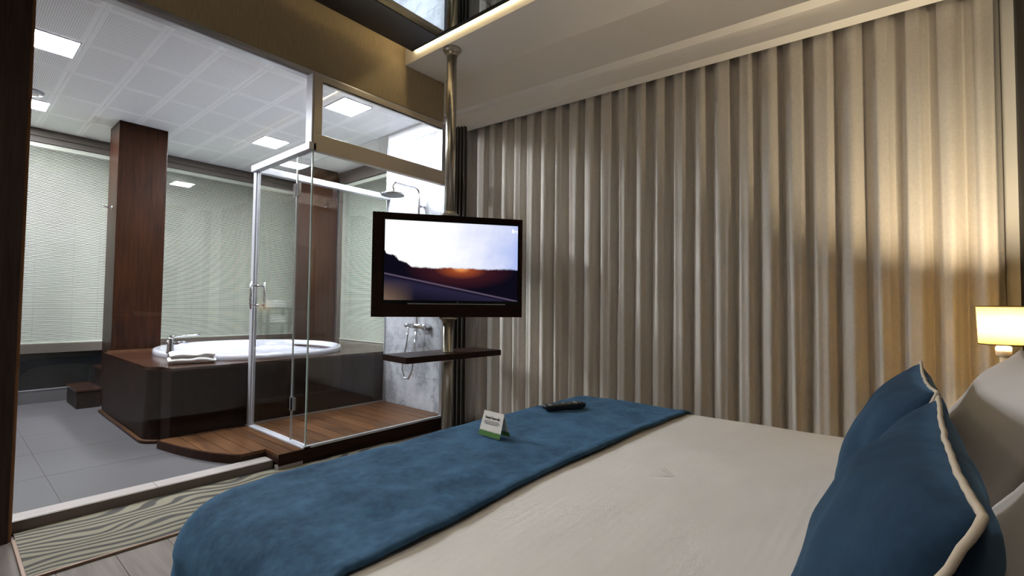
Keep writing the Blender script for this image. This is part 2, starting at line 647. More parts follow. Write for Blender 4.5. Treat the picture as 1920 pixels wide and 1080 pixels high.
# mirror panel
mp = thing('ceiling_mirror', 'mirrored ceiling panel in a dark frame beside the lit soffit edge', 'mirror', (0.7, 1.3, 2.96))
ML, MR, MN, MF = -0.9, 2.232, -0.30, 2.862
B(ML, MN, 2.978, MR, MF, 2.996).build('backing', 'mirror_frame', mp)
B(ML, MF - 0.302, 2.966, MR, MF, 2.978).build('frame_rail', 'mirror_frame', mp)
B(MR - 0.020, MN, 2.964, MR, MF, 2.978).build('frame_rail', 'mirror_frame', mp)
B(ML, MN, 2.964, ML + 0.020, MF, 2.978).build('frame_rail', 'mirror_frame', mp)
B(ML, MN, 2.964, MR, MN + 0.020, 2.978).build('frame_rail', 'mirror_frame', mp)
ys = [MN + 0.020, 0.87, 2.027, MF - 0.302]
xs = [ML + 0.020, 0.15, 1.2, MR - 0.020]
for i in range(3):
    for j in range(3):
        B(xs[i] + 0.0015, ys[j] + 0.0015, 2.970, xs[i + 1] - 0.0015, ys[j + 1] - 0.0015, 2.978).build('mirror_pane', 'ceiling_mirror', mp)
for x_ in (-0.5, 0.7, 1.8):
    for y_ in (0.2, 2.2):
        MB().tube([(x_, y_, 2.996), (x_, y_, 3.16)], 0.01, 8).build('hanger', 'aluminium', mp)
tag(B(2.323, -0.35, 3.042, 2.335, 2.95, 3.058).build('led_strip', 'led_light'), 'warm cove light strip glowing along the soffit edge', 'light strip')
tag(B(-0.93, -0.25, 2.98, -0.902, 2.83, 2.994).build('led_strip', 'led_light'), 'warm cove light strip on the far edge of the mirror panel', 'light strip')

# ------------------------------------------------------------------ setting: bathroom shell
bf = sempty('floor_bathroom', 'smooth grey porcelain tile floor of the bathroom', (0.2, 3.2, 0))
B(-0.45, 3.14, -0.05, U_R, V_BACK + 0.05, ZB - 0.003).build('floor_base', 'bath_grout', bf)
tile_me = None
for i in range(-1, 3):
    for j in range(6):
        a, b_ = 0.42 + i * 0.9, 3.19 + j * 0.6
        x0, x1, y0, y1 = max(a, -0.45), min(a + 0.9, U_R), b_, min(b_ + 0.6, V_BACK)
        if x1 - x0 > 0.02 and y1 - y0 > 0.02:
            B(x0 + 0.0012, y0 + 0.0012, ZB - 0.003, x1 - 0.0012, y1 - 0.0012, ZB).build('tile', 'bath_floor', bf)

cb = sempty('trim_3', 'pale stone curb under the glass front', (0.234, V_G, 0))
for a, b_ in ((0.234, 0.78), (0.78, 1.375)):
    B(a + 0.0006, V_G + 0.012, 0, b_ - 0.0006, 3.195, 0.058).build('curb_stone', 'curb_stone', cb, bevel=0.002)
    B(a + 0.0006, V_G, 0, b_ - 0.0006, V_G + 0.0118, 0.056).build('shaded_front', 'curb_shade', cb)  # thin added strip carrying the shaded tone of the curb front
bcl = sempty('ceiling_bathroom', 'white perforated metal tile ceiling of the bathroom', (0, 3.2, ZC))
B(-0.45, 3.2, ZC + 0.02, U_R + 0.1, V_BACK + 0.1, ZC + 0.08).build('ceiling_base', 'ceiling_back', bcl)
B(2.80, 3.2, ZC - 0.004, U_R + 0.1, V_BACK, ZC + 0.02).build('plain_strip', 'gypsum', bcl)
tm = B(-0.1487, -0.2987, 0, 0.1487, 0.2987, 0.012)
proto = None
LIGHT_CELLS = {}
lights = [(0.40, 4.27, 0.26, 0.29), (0.415, 5.73, 0.26, 0.26), (2.18, 3.655, 0.25, 0.31), (2.165, 5.11, 0.24, 0.31)]
g0u, g0v = 0.553, 3.52
for i in range(-4, 8):
    for j in range(-1, 6):
        cu_, cv_ = g0u + 0.2985 * (i + 0.5), g0v + 0.6 * (j + 0.5)
        if cu_ > 2.8 or cv_ > V_BACK + 0.2 or cv_ < 3.2 or cu_ < -0.45:
            continue
        if proto is None:
            proto = tm.build('ceiling_tile', 'ceiling_tile', bcl, local=True)
            o = proto
        else:
            o = proto.copy()
            COL.objects.link(o)
        o.location = (cu_, cv_ - 3.2, 0)
        o.scale.y = 1.0
        if j == -1:      # cut tile along the beam
            o.location.y = 0.5 * (3.203 + g0v) - 3.2
            o.scale.y = (g0v - 3.203) / 0.6
for n_, (a, b_, wd, dp) in enumerate(lights):
    lt = thing('ceiling_light', ['square white ceiling light nearest the dark wood panel, bathroom ceiling',
                                 'small far ceiling light beside the round vent',
                                 'square ceiling light seen through the upper shower window',
                                 'square ceiling light above the bathtub left of the shower window'][n_], 'ceiling light', (a, b_, ZC - 0.012), group='bathroom ceiling lights')
    B(a - wd / 2, b_ - dp / 2, ZC - 0.007, a + wd / 2, b_ + dp / 2, ZC - 0.001).build('diffuser', 'panel_light_soft' if n_ == 2 else 'panel_light', lt)
    fr_ = MB()
    e = 0.008
    fr_.box(a - wd / 2 - e, b_ - dp / 2 - e, ZC - 0.009, a - wd / 2, b_ + dp / 2 + e, ZC - 0.0005)
    fr_.box(a + wd / 2, b_ - dp / 2 - e, ZC - 0.009, a + wd / 2 + e, b_ + dp / 2 + e, ZC - 0.0005)
    fr_.box(a - wd / 2, b_ - dp / 2 - e, ZC - 0.009, a + wd / 2, b_ - dp / 2, ZC - 0.0005)
    fr_.box(a - wd / 2, b_ + dp / 2, ZC - 0.009, a + wd / 2, b_ + dp / 2 + e, ZC - 0.0005)
    fr_.build('light_frame', 'white_alu', lt)
vt = thing('ceiling_vent', 'round white ceiling vent in front of the small far light', 'vent', (0.41, 5.40, ZC - 0.03))
MB().lathe((0.41, 5.40, ZC - 0.022), [(0.065, 0.0), (0.08, 0.006), (0.082, 0.021)], 32).build('vent_ring', 'white_alu', vt, True)
MB().lathe((0.41, 5.40, ZC - 0.034), [(0.02, 0.0), (0.048, 0.004), (0.05, 0.010)], 32).build('vent_disc', 'white_paint', vt, True)

struct(B(-0.55, 3.19, 0, -0.45, V_BACK, ZC).build('wall_bath_left', 'dark_wall'), 'left bathroom wall behind the dark panel')
# back wall with two window openings (built as strips around them)
wb = sempty('wall_back', 'grey-brown bathroom back wall around the blinds', (0, V_BACK, 0))
W1 = (-0.02, 1.14)
W2 = (1.46, 3.25)
ZS, ZT = 0.615, 2.60
B(-0.55, V_BACK, ZT, U_R + 0.1, V_BACK + 0.12, ZC + 0.02).build('valance', 'dark_wall', wb)
B(-0.55, V_BACK - 0.02, ZT + 0.055, U_R, V_BACK, ZC).build('valance_board', 'dark_wall', wb)
B(-0.55, V_BACK, 0, W1[0], V_BACK + 0.12, ZT).build('pier', 'dark_wall', wb)
B(W1[1], V_BACK, 0, W2[0], V_BACK + 0.12, ZT).build('pier', 'dark_wall', wb)
B(-0.45, V_BACK - 0.03, 0.53, W1[1] + 0.05, V_BACK + 0.12, ZS).build('sill', 'dark_wall', wb)
B(W1[1], V_BACK - 0.01, 0.5, U_R, V_BACK + 0.12, ZS).build('sill', 'dark_wall', wb)
B(-0.45, V_BACK + 0.0, ZB + 0.13, W1[1], V_BACK + 0.10, 0.53).build('dark_glass', 'black_glass', wb)
B(-0.45, V_BACK - 0.02, ZB, W1[1], V_BACK + 0.12, ZB + 0.13).build('skirting', 'bath_floor', wb)
B(-0.45, V_BACK - 0.025, ZB + 0.125, W1[1], V_BACK - 0.015, ZB + 0.135).build('skirting_trim', 'aluminium', wb)
# right wall with window
wr = sempty('wall_bath_right', 'grey-brown bathroom right wall around the far blind', (U_R, 4, 0))
B(U_R, 3.2, 0, U_R + 0.12, V_BACK, 0.58).build('lower_wall', 'dark_wall', wr)
B(U_R, 3.2, 2.575, U_R + 0.12, V_BACK + 0.12, ZC + 0.02).build('valance', 'dark_wall', wr)
B(U_R, 3.2, 0.58, U_R + 0.12, 4.2, 2.575).build('pier', 'dark_wall', wr)
B(U_R, 5.6, 0.58, U_R + 0.12, V_BACK + 0.12, 2.575).build('pier', 'dark_wall', wr)

# windows: dark night panes behind, clear pane before the blinds
wn = sempty('window_1', 'window behind the left blind', (0, V_BACK, 0))
B(W1[0], V_BACK + 0.09, ZS, W1[1], V_BACK + 0.10, ZT).build('pane', 'night_glass', wn)
wn = sempty('window_2', 'wide window behind the bathtub', (0, V_BACK, 0))
B(W2[0], V_BACK + 0.09, ZS, W2[1], V_BACK + 0.10, ZT).build('pane', 'night_glass', wn)
B(W2[0], V_BACK - 0.004, ZS, W2[1], V_BACK + 0.004, ZT).build('inner_pane', 'glass_clear', wn)
wn = sempty('window_3', 'side window beyond the shower', (U_R, 0, 0))
B(U_R + 0.09, 4.2, 0.58, U_R + 0.10, 5.6, 2.575).build('pane', 'night_glass', wn)


def blind(label, length, z0, z1, matrix, cords):
    t_ = thing('venetian_blind', label, 'blind', (0, 0, 0), group='white venetian blinds')
    t_.matrix_world = matrix
    pitch, wd, ang = 0.0142, 0.016, radians(40)
    m = MB()
    z = z0 + 0.03
    while z < z1 - 0.05:
        hy, hz = wd / 2 * cos(ang), wd / 2 * sin(ang)
        b = len(m.v)
        for x in (0.0, length):
            m.v += [(x, -hy, z - hz), (x, 0.0012, z + 0.0006), (x, hy, z + hz), (x, 0.0005, z + 0.0012)]
        for i in range(4):
            j = (i + 1) % 4
            m.f.append((b + i, b + 4 + i, b + 4 + j, b + j))
        m.f += [(b, b + 1, b + 2, b + 3), (b + 7, b + 6, b + 5, b + 4)]
        z += pitch
    o = m.build('slats', 'blind_slat', t_, local=True)
    o['kind'] = 'stuff'
    B(0, -0.014, z1 - 0.045, length, 0.016, z1 - 0.002).build('head_rail', 'blind_slat', t_, local=True, bevel=0.002)
    B(0, -0.012, z0 + 0.002, length, 0.012, z0 + 0.02).build('bottom_rail', 'blind_slat', t_, local=True, bevel=0.002)
    for x in cords:
        MB().tube([(x, -0.011, z0 + 0.01), (x, -0.011, z1 - 0.03)], 0.0008, 6).build('ladder_cord', 'blind_cord', t_, local=True)
    return t_


blind('white venetian blind left of the wooden column', W1[1] - W1[0] - 0.01, ZS, ZT, Matrix.Translation((W1[0] + 0.005, V_BACK + 0.04, 0)), [0.1, 0.6, 0.88, 1.08])
blind('wide white venetian blind behind the bathtub', W2[1] - W2[0] - 0.01, ZS, ZT, Matrix.Translation((W2[0] + 0.005, V_BACK + 0.045, 0)), [0.1, 0.46, 0.92, 1.35])
blind('white venetian blind on the right wall beyond the shower', 1.39, 0.585, 2.573, Matrix.Translation((U_R + 0.045, 5.595, 0)) @ Matrix.Rotation(-pi / 2, 4, 'Z'), [0.12, 0.5, 0.95])

# ------------------------------------------------------------------ wood clad columns
COLU = (1.015, 1.392, 5.60, 5.97)
for lb, (a, b_, c_, d_) in (('reddish brown wooden column standing left of the bathtub', COLU),
                            ('reddish brown wooden column in the corner right of the bathtub', (2.86, 3.22, 5.60, 5.98))):
    cl = thing('wooden_column', lb, 'column', (a, c_, ZB), group='wood clad bathroom columns')
    B(a, c_, ZB, b_, d_, ZC - 0.001).build('cladding', 'walnut', cl, bevel=0.004)
    MB().box(a + 0.0, c_ - 0.003, ZB, a + 0.012, c_ + 0.012, ZC - 0.002).build('corner_bead', 'walnut', cl)
hk = thing('robe_hook', 'small chrome robe hook on the side of the wooden column', 'hook', (1.0, 5.78, 1.93))
MB().lathe((0, 0, 0), [(0.018, 0), (0.018, 0.006)], 20).xform(Matrix.Translation((1.009, 5.78, 1.93)) @ Matrix.Rotation(pi / 2, 4, 'Y')).build('rosette', 'chrome', hk, True)
MB().tube([(1.012, 5.78, 1.93), (0.975, 5.78, 1.93), (0.955, 5.78, 1.935), (0.95, 5.78, 1.955)], 0.006, 8).build('peg', 'chrome', hk, True)

# ------------------------------------------------------------------ tub surround
VF = 3.945
TZ = 0.58
def arcpts(cx, cy, r, a0, a1, n):
    return [(cx + r * cos(a0 + (a1 - a0) * i / n), cy + r * sin(a0 + (a1 - a0) * i / n)) for i in range(n + 1)]


plan = [(0.965, 5.59)] + [(0.958, 4.45)] + arcpts(1.10, 4.22, 0.145, pi, pi + radians(62), 8) + [(1.05, VF), (U_R, VF), (U_R, V_BACK - 0.031), (1.41, V_BACK - 0.031), (1.41, 5.59)]
TC_, TA, TAL, TB = (1.937, 4.906), 0.805, 0.745, 0.911


def ell(k, n, sa=1.0, cu=TC_[0], cv=TC_[1], a=TA, al=TAL, b=TB):
    th = 2 * pi * k / n
    c = cos(th)
    return (cu + sa * (a if c > 0 else al) * c, cv + sa * b * sin(th))


ts = thing('tub_surround', 'dark brown wooden tub surround with a rounded front corner', 'tub surround', (1.9, 4.9, ZB))
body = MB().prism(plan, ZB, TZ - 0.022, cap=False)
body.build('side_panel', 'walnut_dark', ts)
bm = bmesh.new()
ov = [bm.verts.new((x, y, TZ)) for x, y in plan]
iv = [bm.verts.new((*ell(k, 64, 0.93), TZ)) for k in range(64)]
es = [bm.edges.new((L[i], L[(i + 1) % len(L)])) for L in (ov, iv) for i in range(len(L))]
bmesh.ops.triangle_fill(bm, edges=es, use_beauty=True)
bmesh.ops.recalc_face_normals(bm, faces=bm.faces)
me = bpy.data.meshes.new('top_board')
L0 = wloc(ts)
for vv in bm.verts:
    vv.co -= L0
if sum(f.normal.z for f in bm.faces) < 0:
    bmesh.ops.reverse_faces(bm, faces=bm.faces)
bm.to_mesh(me)
bm.free()
tb = bpy.data.objects.new('top_board', me)
COL.objects.link(tb)
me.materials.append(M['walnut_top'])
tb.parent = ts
md = tb.modifiers.new('solid', 'SOLIDIFY')
md.thickness = 0.022
md.offset = -1
bt = [(x - 0.012, y) for x, y in plan[:3]] + [(x - 0.012 * cos(radians(i * 6)), y - 0.012 * sin(radians(i * 6))) for i, (x, y) in enumerate(plan[3:11])]
MB().tube([(x, y, ZB + 0.014) for x, y in bt], 0.013, 8).build('base_trim', 'deck_wood', ts, True)
MB().box(0.985, 5.565, TZ, 1.32, 5.598, TZ + 0.012).build('batten', 'deck_wood', ts)

# bathtub
tub = thing('bathtub', 'white oval built-in bathtub with a thick rim', 'bathtub', (TC_[0], TC_[1], TZ))
m = MB()
n = 72
rings = [(1.0, TZ + 0.001, 0), (1.005, TZ + 0.022, 0), (0.998, TZ + 0.042, 0), (0.985, TZ + 0.047, 0)]
ci = (2.00, 4.90, 0.725, 0.69, 0.80)
for sa, z, _ in rings:
    m.v += [(*ell(k, n, sa), z) for k in range(n)]
inner = [(1.0, TZ + 0.045), (0.985, TZ + 0.035), (0.96, TZ - 0.05), (0.90, TZ - 0.30), (0.80, TZ - 0.40), (0.4, TZ - 0.42), (0.02, TZ - 0.42)]
for sa, z in inner:
    m.v += [(*ell(k, n, sa, ci[0], ci[1], ci[2], ci[3], ci[4]), z) for k in range(n)]
R_ = len(rings) + len(inner)
for i in range(R_ - 1):
    for k in range(n):
        k2 = (k + 1) % n
        m.f.append((i * n + k, i * n + k2, (i + 1) * n + k2, (i + 1) * n + k))
m.f.append(tuple((R_ - 1) * n + k for k in range(n)))
m.build('shell', 'ceramic', tub, True)
MB().lathe((1.9, 4.9, TZ - 0.42), [(0.03, 0.0), (0.028, 0.006)], 20).build('drain', 'chrome', tub, True)
lg = MB()
for i, (dx, wd) in enumerate(((0.0, 0.012), (0.016, 0.01), (0.03, 0.012))):
    lg.box(0, dx, 0, 0.002, dx + wd, 0.006)
lg.xform(Matrix.Translation((1.173, 4.72, TZ + 0.02))).build('maker_mark', 'grey_ink', tub)

# faucet on the rim
fz = TZ + 0.045
fa = thing('bath_faucet', 'chrome single-lever faucet on the left rim of the bathtub', 'faucet', (1.225, 4.66, fz))
MB().lathe((1.225, 4.66, fz), [(0.03, 0), (0.026, 0.012), (0.024, 0.02), (0.024, 0.115), (0.02, 0.125)], 24).build('body', 'chrome', fa, True)
MB().tube([(1.25, 4.66, fz + 0.075), (1.31, 4.655, fz + 0.08), (1.345, 4.65, fz + 0.075)], [0.017, 0.015, 0.013], 12).build('spout', 'chrome', fa, True)
hd = MB().grid(lambda a, b: (1.225 + a * 0.21, 4.66 + (b - 0.5) * (0.046 - 0.016 * a), fz + 0.132 + 0.008 * a), 6, 4)
hd.build('lever', 'chrome', fa, True, solid=0.012)
MB().tube([(1.235, 4.66, fz + 0.08), (1.205, 4.645, fz + 0.085), (1.195, 4.64, fz + 0.10)], 0.008, 8).build('diverter', 'chrome', fa, True)
MB().lathe((1.28, 4.90, fz - 0.002), [(0.016, 0), (0.014, 0.012)], 16).build('hand_shower_holder', 'chrome', fa, True)


# folded towels
def towel(label, cx, cy, z, lx, ly, h, rz, layers=3, seed=1):
    t_ = thing('folded_towel', label, 'towel', (cx, cy, z), rz)
    for i in range(layers):
        z0 = h * i / layers
        hh = h / layers

        def fn(a, b, i=i, z0=z0, hh=hh):
            an = 2 * pi * b
            sh = 1 - 0.05 * i
            x = (a - 0.5) * lx * sh + 0.012 * noise.noise((a * 3, i * 4.1, seed))
            y = (ly / 2) * sh * (abs(cos(an)) ** 0.6) * (1 if cos(an) > 0 else -1)
            zz = z0 + hh * 0.5 + hh * 0.6 * (abs(sin(an)) ** 0.7) * (1 if sin(an) > 0 else -1)
            ends = min(1, (0.5 - abs(a - 0.5)) * 14) ** 0.5
            zz = z0 + hh * 0.5 + (zz - z0 - hh * 0.5) * (0.45 + 0.55 * ends)
            dz = 0.014 * noise.noise((x * 14, y * 14, seed + i)) if zz > z0 + hh * 0.5 else 0
            return (x, y + 0.01 * noise.noise((x * 7, 3, seed + i)), max(0.0005, zz + dz))
        m = MB().grid(fn, 22, 28)
        b0 = 0
        nu, nv = 22, 28
        m.f.append(tuple(j * (nu + 1) for j in range(nv)))
        m.f.append(tuple(j * (nu + 1) + nu for j in reversed(range(nv))))
        m.build('fold', 'towel_white', t_, True, local=True)
    return t_


towel('white folded bath mat towel on the front edge of the tub surround', 1.255, 4.235, TZ + 0.001, 0.30, 0.22, 0.085, radians(-12), 2, 3)

# wooden steps
st = thing('wooden_steps', 'small dark wooden steps left of the column at the back wall', 'steps', (0.9, 6.1, ZB))
for (x0, y0, x1, y1, h) in ((0.825, 5.88, 1.005, 6.40, 0.225), (1.03, 5.985, 1.36, 6.40, 0.39)):
    B(x0 + 0.012, y0 + 0.012, ZB, x1, y1, h - 0.022).build('riser', 'walnut_dark', st)
    B(x0, y0, h - 0.022, x1, y1, h).build('tread', 'walnut_top', st, bevel=0.003)

# towel rack hidden behind the dark panel (mirrored in the shower door)
rk = thing('towel_rack', 'dark wooden towel rack mirrored in the shower door glass', 'rack', (0.28, 6.36, ZB))
for x in (0.14, 0.42):
    for y in (6.26, 6.46):
        B(x, y, ZB, x + 0.035, y + 0.035, 0.955).build('leg', 'walnut', rk)
for z in (0.30, 0.76, 0.955):
    B(0.13, 6.25, z, 0.465, 6.505, z + 0.025).build('shelf', 'walnut_top', rk)
towel('white folded towel on top of the rack mirrored in the shower door', 0.32, 6.37, 0.981, 0.26, 0.2, 0.09, 0.05, 3, 7)
towel('white folded towel on the middle shelf of the mirrored rack', 0.30, 6.37, 0.786, 0.20, 0.2, 0.09, 0.0, 3, 9)

# ------------------------------------------------------------------ shower
# marble wall
mw = sempty('wall_shower', 'pale grey veined marble tile wall of the shower', (2.8, 3.1, 0))
B(2.812, 3.10, 0, 2.92, VF - 0.002, 2.6).build('wall_core', 'bath_grout', mw)
B(2.80, 3.10, 2.6, 2.92, VF - 0.002, ZC - 0.005).build('bulkhead', 'gypsum', mw)
zz = [0.06, 0.385, 0.985, 1.585, 2.185, 2.6]
for i in range(5):
    for a, b_ in ((3.10, VF - 0.002),):
        B(2.80, a, zz[i] + 0.0012, 2.812, b_, zz[i + 1] - 0.0012).build('tile', 'marble', mw)
B(2.790, VF - 0.013, 0.1, 2.802, VF - 0.001, 2.6).build('edge_strip', 'aluminium', mw)

# decks
DZ = 0.102
SU0, SU1, SV0, SV1 = 1.535, 2.80, 3.02, VF - 0.004
sd = thing('shower_deck', 'wooden plank deck inside the glass shower', 'deck', (2.1, 3.4, 0))
B(SU0, SV0, 0, 2.735, 3.085, DZ - 0.012).build('front_board', 'deck_dark', sd)
B(SU0, 3.085, ZB, SU1, SV1, DZ - 0.018).build('base', 'deck_shadow', sd)
np_ = 12
for i in range(np_):
    a = 1.59 + (2.795 - 1.59) * i / np_
    b_ = 1.59 + (2.795 - 1.59) * (i + 1) / np_
    y0 = 3.055 if b_ < 2.74 else 3.10
    B(a + 0.0018, y0, DZ - 0.018, b_ - 0.0018, SV1 - 0.015, DZ).build('plank', 'deck_wood', sd)
# quarter-round step deck before the shower door
ad = thing('step_deck', 'curved wooden plank step deck outside the shower door', 'deck', (1.3, 3.6, ZB))
arc = [(0.985, VF), (1.0, 3.86), (1.03, 3.71), (1.075, 3.53), (1.13, 3.37), (1.19, 3.25), (1.225, 3.198)]


def arc_v(u_):
    for (a, va), (b, vb) in zip(arc, arc[1:]):
        if a <= u_ <= b:
            return va + (vb - va) * (u_ - a) / (b - a)
    return 3.198 if u_ < 1.379 else SV0


pl2 = arc + [(1.379, 3.198), (1.379, SV0), (SU0 - 0.002, SV0), (SU0 - 0.002, SV1)]
MB().prism(pl2, ZB, DZ - 0.018).build('base', 'deck_dark', ad)
edge_ = [(x - 0.004, y) for x, y in arc[:-1]]
MB().prism([(x - 0.006, y - 0.003) for x, y in arc] + [(x + 0.012, y + 0.004) for x, y in reversed(arc)], ZB, DZ - 0.003).build('curved_edge', 'deck_dark', ad)
us = [0.99, 1.10, 1.20, 1.30, 1.40, 1.475, SU0 - 0.002]
for a, b_ in zip(us, us[1:]):
    bot = []
    for k in range(9):
        uu = a + 0.002 + (b_ - a - 0.004) * k / 8
        bot.append((uu, arc_v(uu)))
    if a < 1.379 < b_:
        bot = [(a + 0.002, 3.198), (1.379, 3.198), (1.379, SV0), (b_ - 0.002, SV0)]
    MB().prism(bot + [(b_ - 0.002, SV1), (a + 0.002, SV1)], DZ - 0.018, DZ).build('plank', 'deck_wood', ad)
B(1.379, SV0 - 0.006, 0.03, SU0, SV0, DZ - 0.001).build('front_board', 'deck_dark', ad)
B(1.379, SV0 - 0.004, 0, SU0, SV0 + 0.05, 0.03).build('plinth', 'curb_stone', ad)

# glass enclosure
se = thing('shower_enclosure', 'frameless glass shower enclosure with white aluminium rails', 'shower', (2.1, 3.4, DZ))
HZ0, HZ1 = 2.068, 2.118
# bottom channels
B(1.545, 3.025, DZ - 0.004, 2.735, 3.050, DZ + 0.010).build('bottom_channel', 'aluminium', se)
B(1.535, 3.025, DZ - 0.004, 1.588, SV1 - 0.005, DZ + 0.006).build('bottom_channel', 'white_alu', se)
B(1.588, SV1 - 0.014, DZ - 0.004, 2.797, SV1 - 0.002, DZ + 0.010).build('bottom_channel', 'aluminium', se)
# rails
B(1.555, 3.022, HZ0, 2.735, 3.072, 2.182).build('front_rail', 'taupe_alu', se, bevel=0.003)
B(1.527, 3.022, HZ0, 1.577, SV1, HZ1).build('side_rail', 'white_alu', se, bevel=0.003)
B(1.577, SV1 - 0.05, HZ0, 2.797, SV1, HZ1).build('back_rail', 'white_alu', se, bevel=0.003)
# panes
B(1.560, 3.034, DZ + 0.010, 2.730, 3.042, HZ0).build('front_pane', 'glass', se)
B(1.590, SV1 - 0.030, DZ + 0.010, 2.795, SV1 - 0.022, HZ0).build('back_pane', 'glass_clear', se)
B(1.556, 3.044, DZ + 0.006, 1.564, 3.236, HZ0).build('side_pane', 'glass', se)
B(1.5555, 3.0335, DZ + 0.008, 1.5645, 3.0425, HZ0).build('corner_edge', 'glass_edge', se)
B(1.545, 3.885, DZ, 1.580, 3.935, HZ0).build('wall_post', 'white_alu', se, bevel=0.003)
B(2.722, 3.02, DZ, 2.735, 3.052, HZ0).build('end_profile', 'aluminium', se)
dr = B(1.556, 3.246, DZ + 0.012, 1.564, 3.872, HZ0 - 0.006).build('door', 'glass', se)
B(1.555, 3.239, DZ + 0.012, 1.565, 3.246, HZ0 - 0.006).build('door_seal', 'aluminium', dr)
B(1.555, 3.866, DZ + 0.012, 1.567, 3.880, HZ0 - 0.006).build('door_profile', 'white_alu', dr)
for z in (1.83, 0.36):
    h_ = MB().box(1.549, 3.205, z - 0.045, 1.571, 3.236, z + 0.045)
    h_.box(1.546, 3.238, z - 0.045, 1.574, 3.275, z + 0.045)
    h_.build('hinge', 'chrome', dr, bevel=0.003)
hn = MB()
for du in (-0.05, 0.05):
    hn.tube([(1.56 + du, 3.835, 0.995), (1.56 + du, 3.835, 1.205)], 0.009, 12)
for z in (1.025, 1.175):
    hn.tube([(1.51, 3.835, z), (1.61, 3.835, z)], 0.007, 10)
hn.build('handle', 'chrome', dr, True)

# upper window over the shower front rail
tw = thing('transom_window', 'taupe framed upper window pane between shower rail and tan beam', 'window', (2.1, 3.04, 2.182))
B(1.555, 3.022, 2.1825, 1.612, 3.072, 2.588).build('stile', 'taupe_alu', tw, bevel=0.002)
B(2.690, 3.022, 2.1825, 2.735, 3.072, 2.588).build('stile', 'white_alu', tw, bevel=0.002)
B(1.612, 3.022, 2.548, 2.690, 3.072, 2.588).build('top_rail', 'taupe_alu', tw, bevel=0.002)
B(1.612, 3.030, 2.540, 2.690, 3.040, 2.548).build('gasket', 'bezel', tw)
B(1.612, 3.042, 2.1825, 2.690, 3.050, 2.548).build('pane', 'glass', tw)
B(1.543, 3.030, 2.1185, 1.555, 3.110, 2.59).build('side_profile', 'white_alu', tw)

# fixed glass front
gp = thing('glass_panel', 'large clear fixed glass panel standing on the stone curb', 'glass panel', (0.9, 3.13, 0.058))
MB().prism([(0.236, 0.0585), (1.376, 0.0585), (1.376, DZ + 0.001), (1.528, DZ + 0.001), (1.528, 2.589), (0.236, 2.589)], 0, 0.01).xform(
    Matrix(((1, 0, 0, 0), (0, 0, 1, 3.125), (0, 1, 0, 0), (0, 0, 0, 1)))).build('pane', 'glass_front', gp)

# shower set
sh = thing('shower_set', 'chrome rain shower with riser pipe, mixer and hose on marble wall', 'shower set', (2.8, 3.36, 0.84))
RU, RV = 2.735, 3.37
AZ = 2.09
path = [(RU, RV, 0.86), (RU, RV, AZ - 0.06)] + [(RU - 0.05 * (1 - cos(radians(a))), RV, AZ - 0.05 + 0.05 * sin(radians(a))) for a in range(0, 91, 15)] + \
       [(2.52, RV, AZ)] + [(2.49 - 0.04 * sin(radians(a)), RV, AZ - 0.04 * (1 - cos(radians(a)))) for a in range(0, 91, 15)] + [(2.45, RV, AZ - 0.06)]
MB().tube(path, 0.011, 12).build('riser_pipe', 'chrome', sh, True)
MB().lathe((2.45, RV, AZ - 0.115), [(0.098, 0.0), (0.102, 0.006), (0.10, 0.016), (0.03, 0.024), (0.018, 0.035), (0.018, 0.055)], 36).build('rain_head', 'chrome', sh, True)
MB().lathe((2.45, RV, AZ - 0.117), [(0.094, 0.0), (0.096, 0.003)], 36).build('nozzle_plate', 'shower_rubber', sh)
MB().tube([(RU, RV, 1.93), (2.80, RV, 1.93)], 0.012, 12).build('wall_bracket', 'chrome', sh, True)
mx = MB()
mx.tube([(RU, 3.28, 0.85), (RU, 3.50, 0.85)], 0.022, 16)
mx.tube([(RU, 3.255, 0.85), (RU, 3.28, 0.85)], 0.025, 16)
mx.tube([(RU, 3.50, 0.85), (RU, 3.53, 0.85)], 0.019, 16)
mx.tube([(RU, 3.31, 0.85), (2.80, 3.31, 0.85)], 0.02, 12)
mx.tube([(RU, 3.47, 0.85), (2.80, 3.47, 0.85)], 0.02, 12)
mx.build('mixer', 'chrome', sh, True)
MB().tube([(2.795, 3.27, 0.84), (2.74, 3.27, 0.84), (2.73, 3.26, 0.83)], 0.028, 16).build('hand_shower_holder', 'chrome', sh, True)
MB().tube([(2.70, 3.45, 0.84), (2.695, 3.46, 0.70), (2.69, 3.49, 0.56), (2.69, 3.51, 0.46), (2.69, 3.47, 0.38), (2.69, 3.42, 0.38), (2.70, 3.38, 0.46), (2.71, 3.37, 0.62), (2.72, 3.37, 0.80)], 0.008, 8).build('hose', 'chrome', sh, True)
MB().tube([(RU - 0.02, 3.40, 1.62), (RU - 0.10, 3.47, 1.66)], [0.014, 0.014], 10).build('hand_shower', 'chrome', sh, True)

# ------------------------------------------------------------------ carpet strip
cp = thing('carpet_strip', 'beige carpet strip with dark wavy lines before the glass curb', 'carpet', (1.2, 2.8, 0))
MB().box(0.245, 2.545, 0.0005, 2.20, 3.012, 0.009).build('pile', 'zebra_carpet', cp)
MB().box(0.245, 3.012, 0.0005, 1.375, 3.075, 0.009).build('pile', 'zebra_carpet', cp)
B(0.232, 2.533, 0.0005, 2.20, 2.545, 0.011).build('edge_trim', 'brass_trim', cp, bevel=0.002)
B(0.232, 2.545, 0.0005, 0.245, 2.985, 0.011).build('edge_trim', 'brass_trim', cp, bevel=0.002)

# ------------------------------------------------------------------ curtains
ct = thing('long_curtain', 'long linen curtain in deep pleats along the right wall', 'curtain', cw(3.19, 1.2, 0))
PER = 0.1325


def sgnpow(x, p):
    return (abs(x) ** p) * (1 if x > 0 else -1)


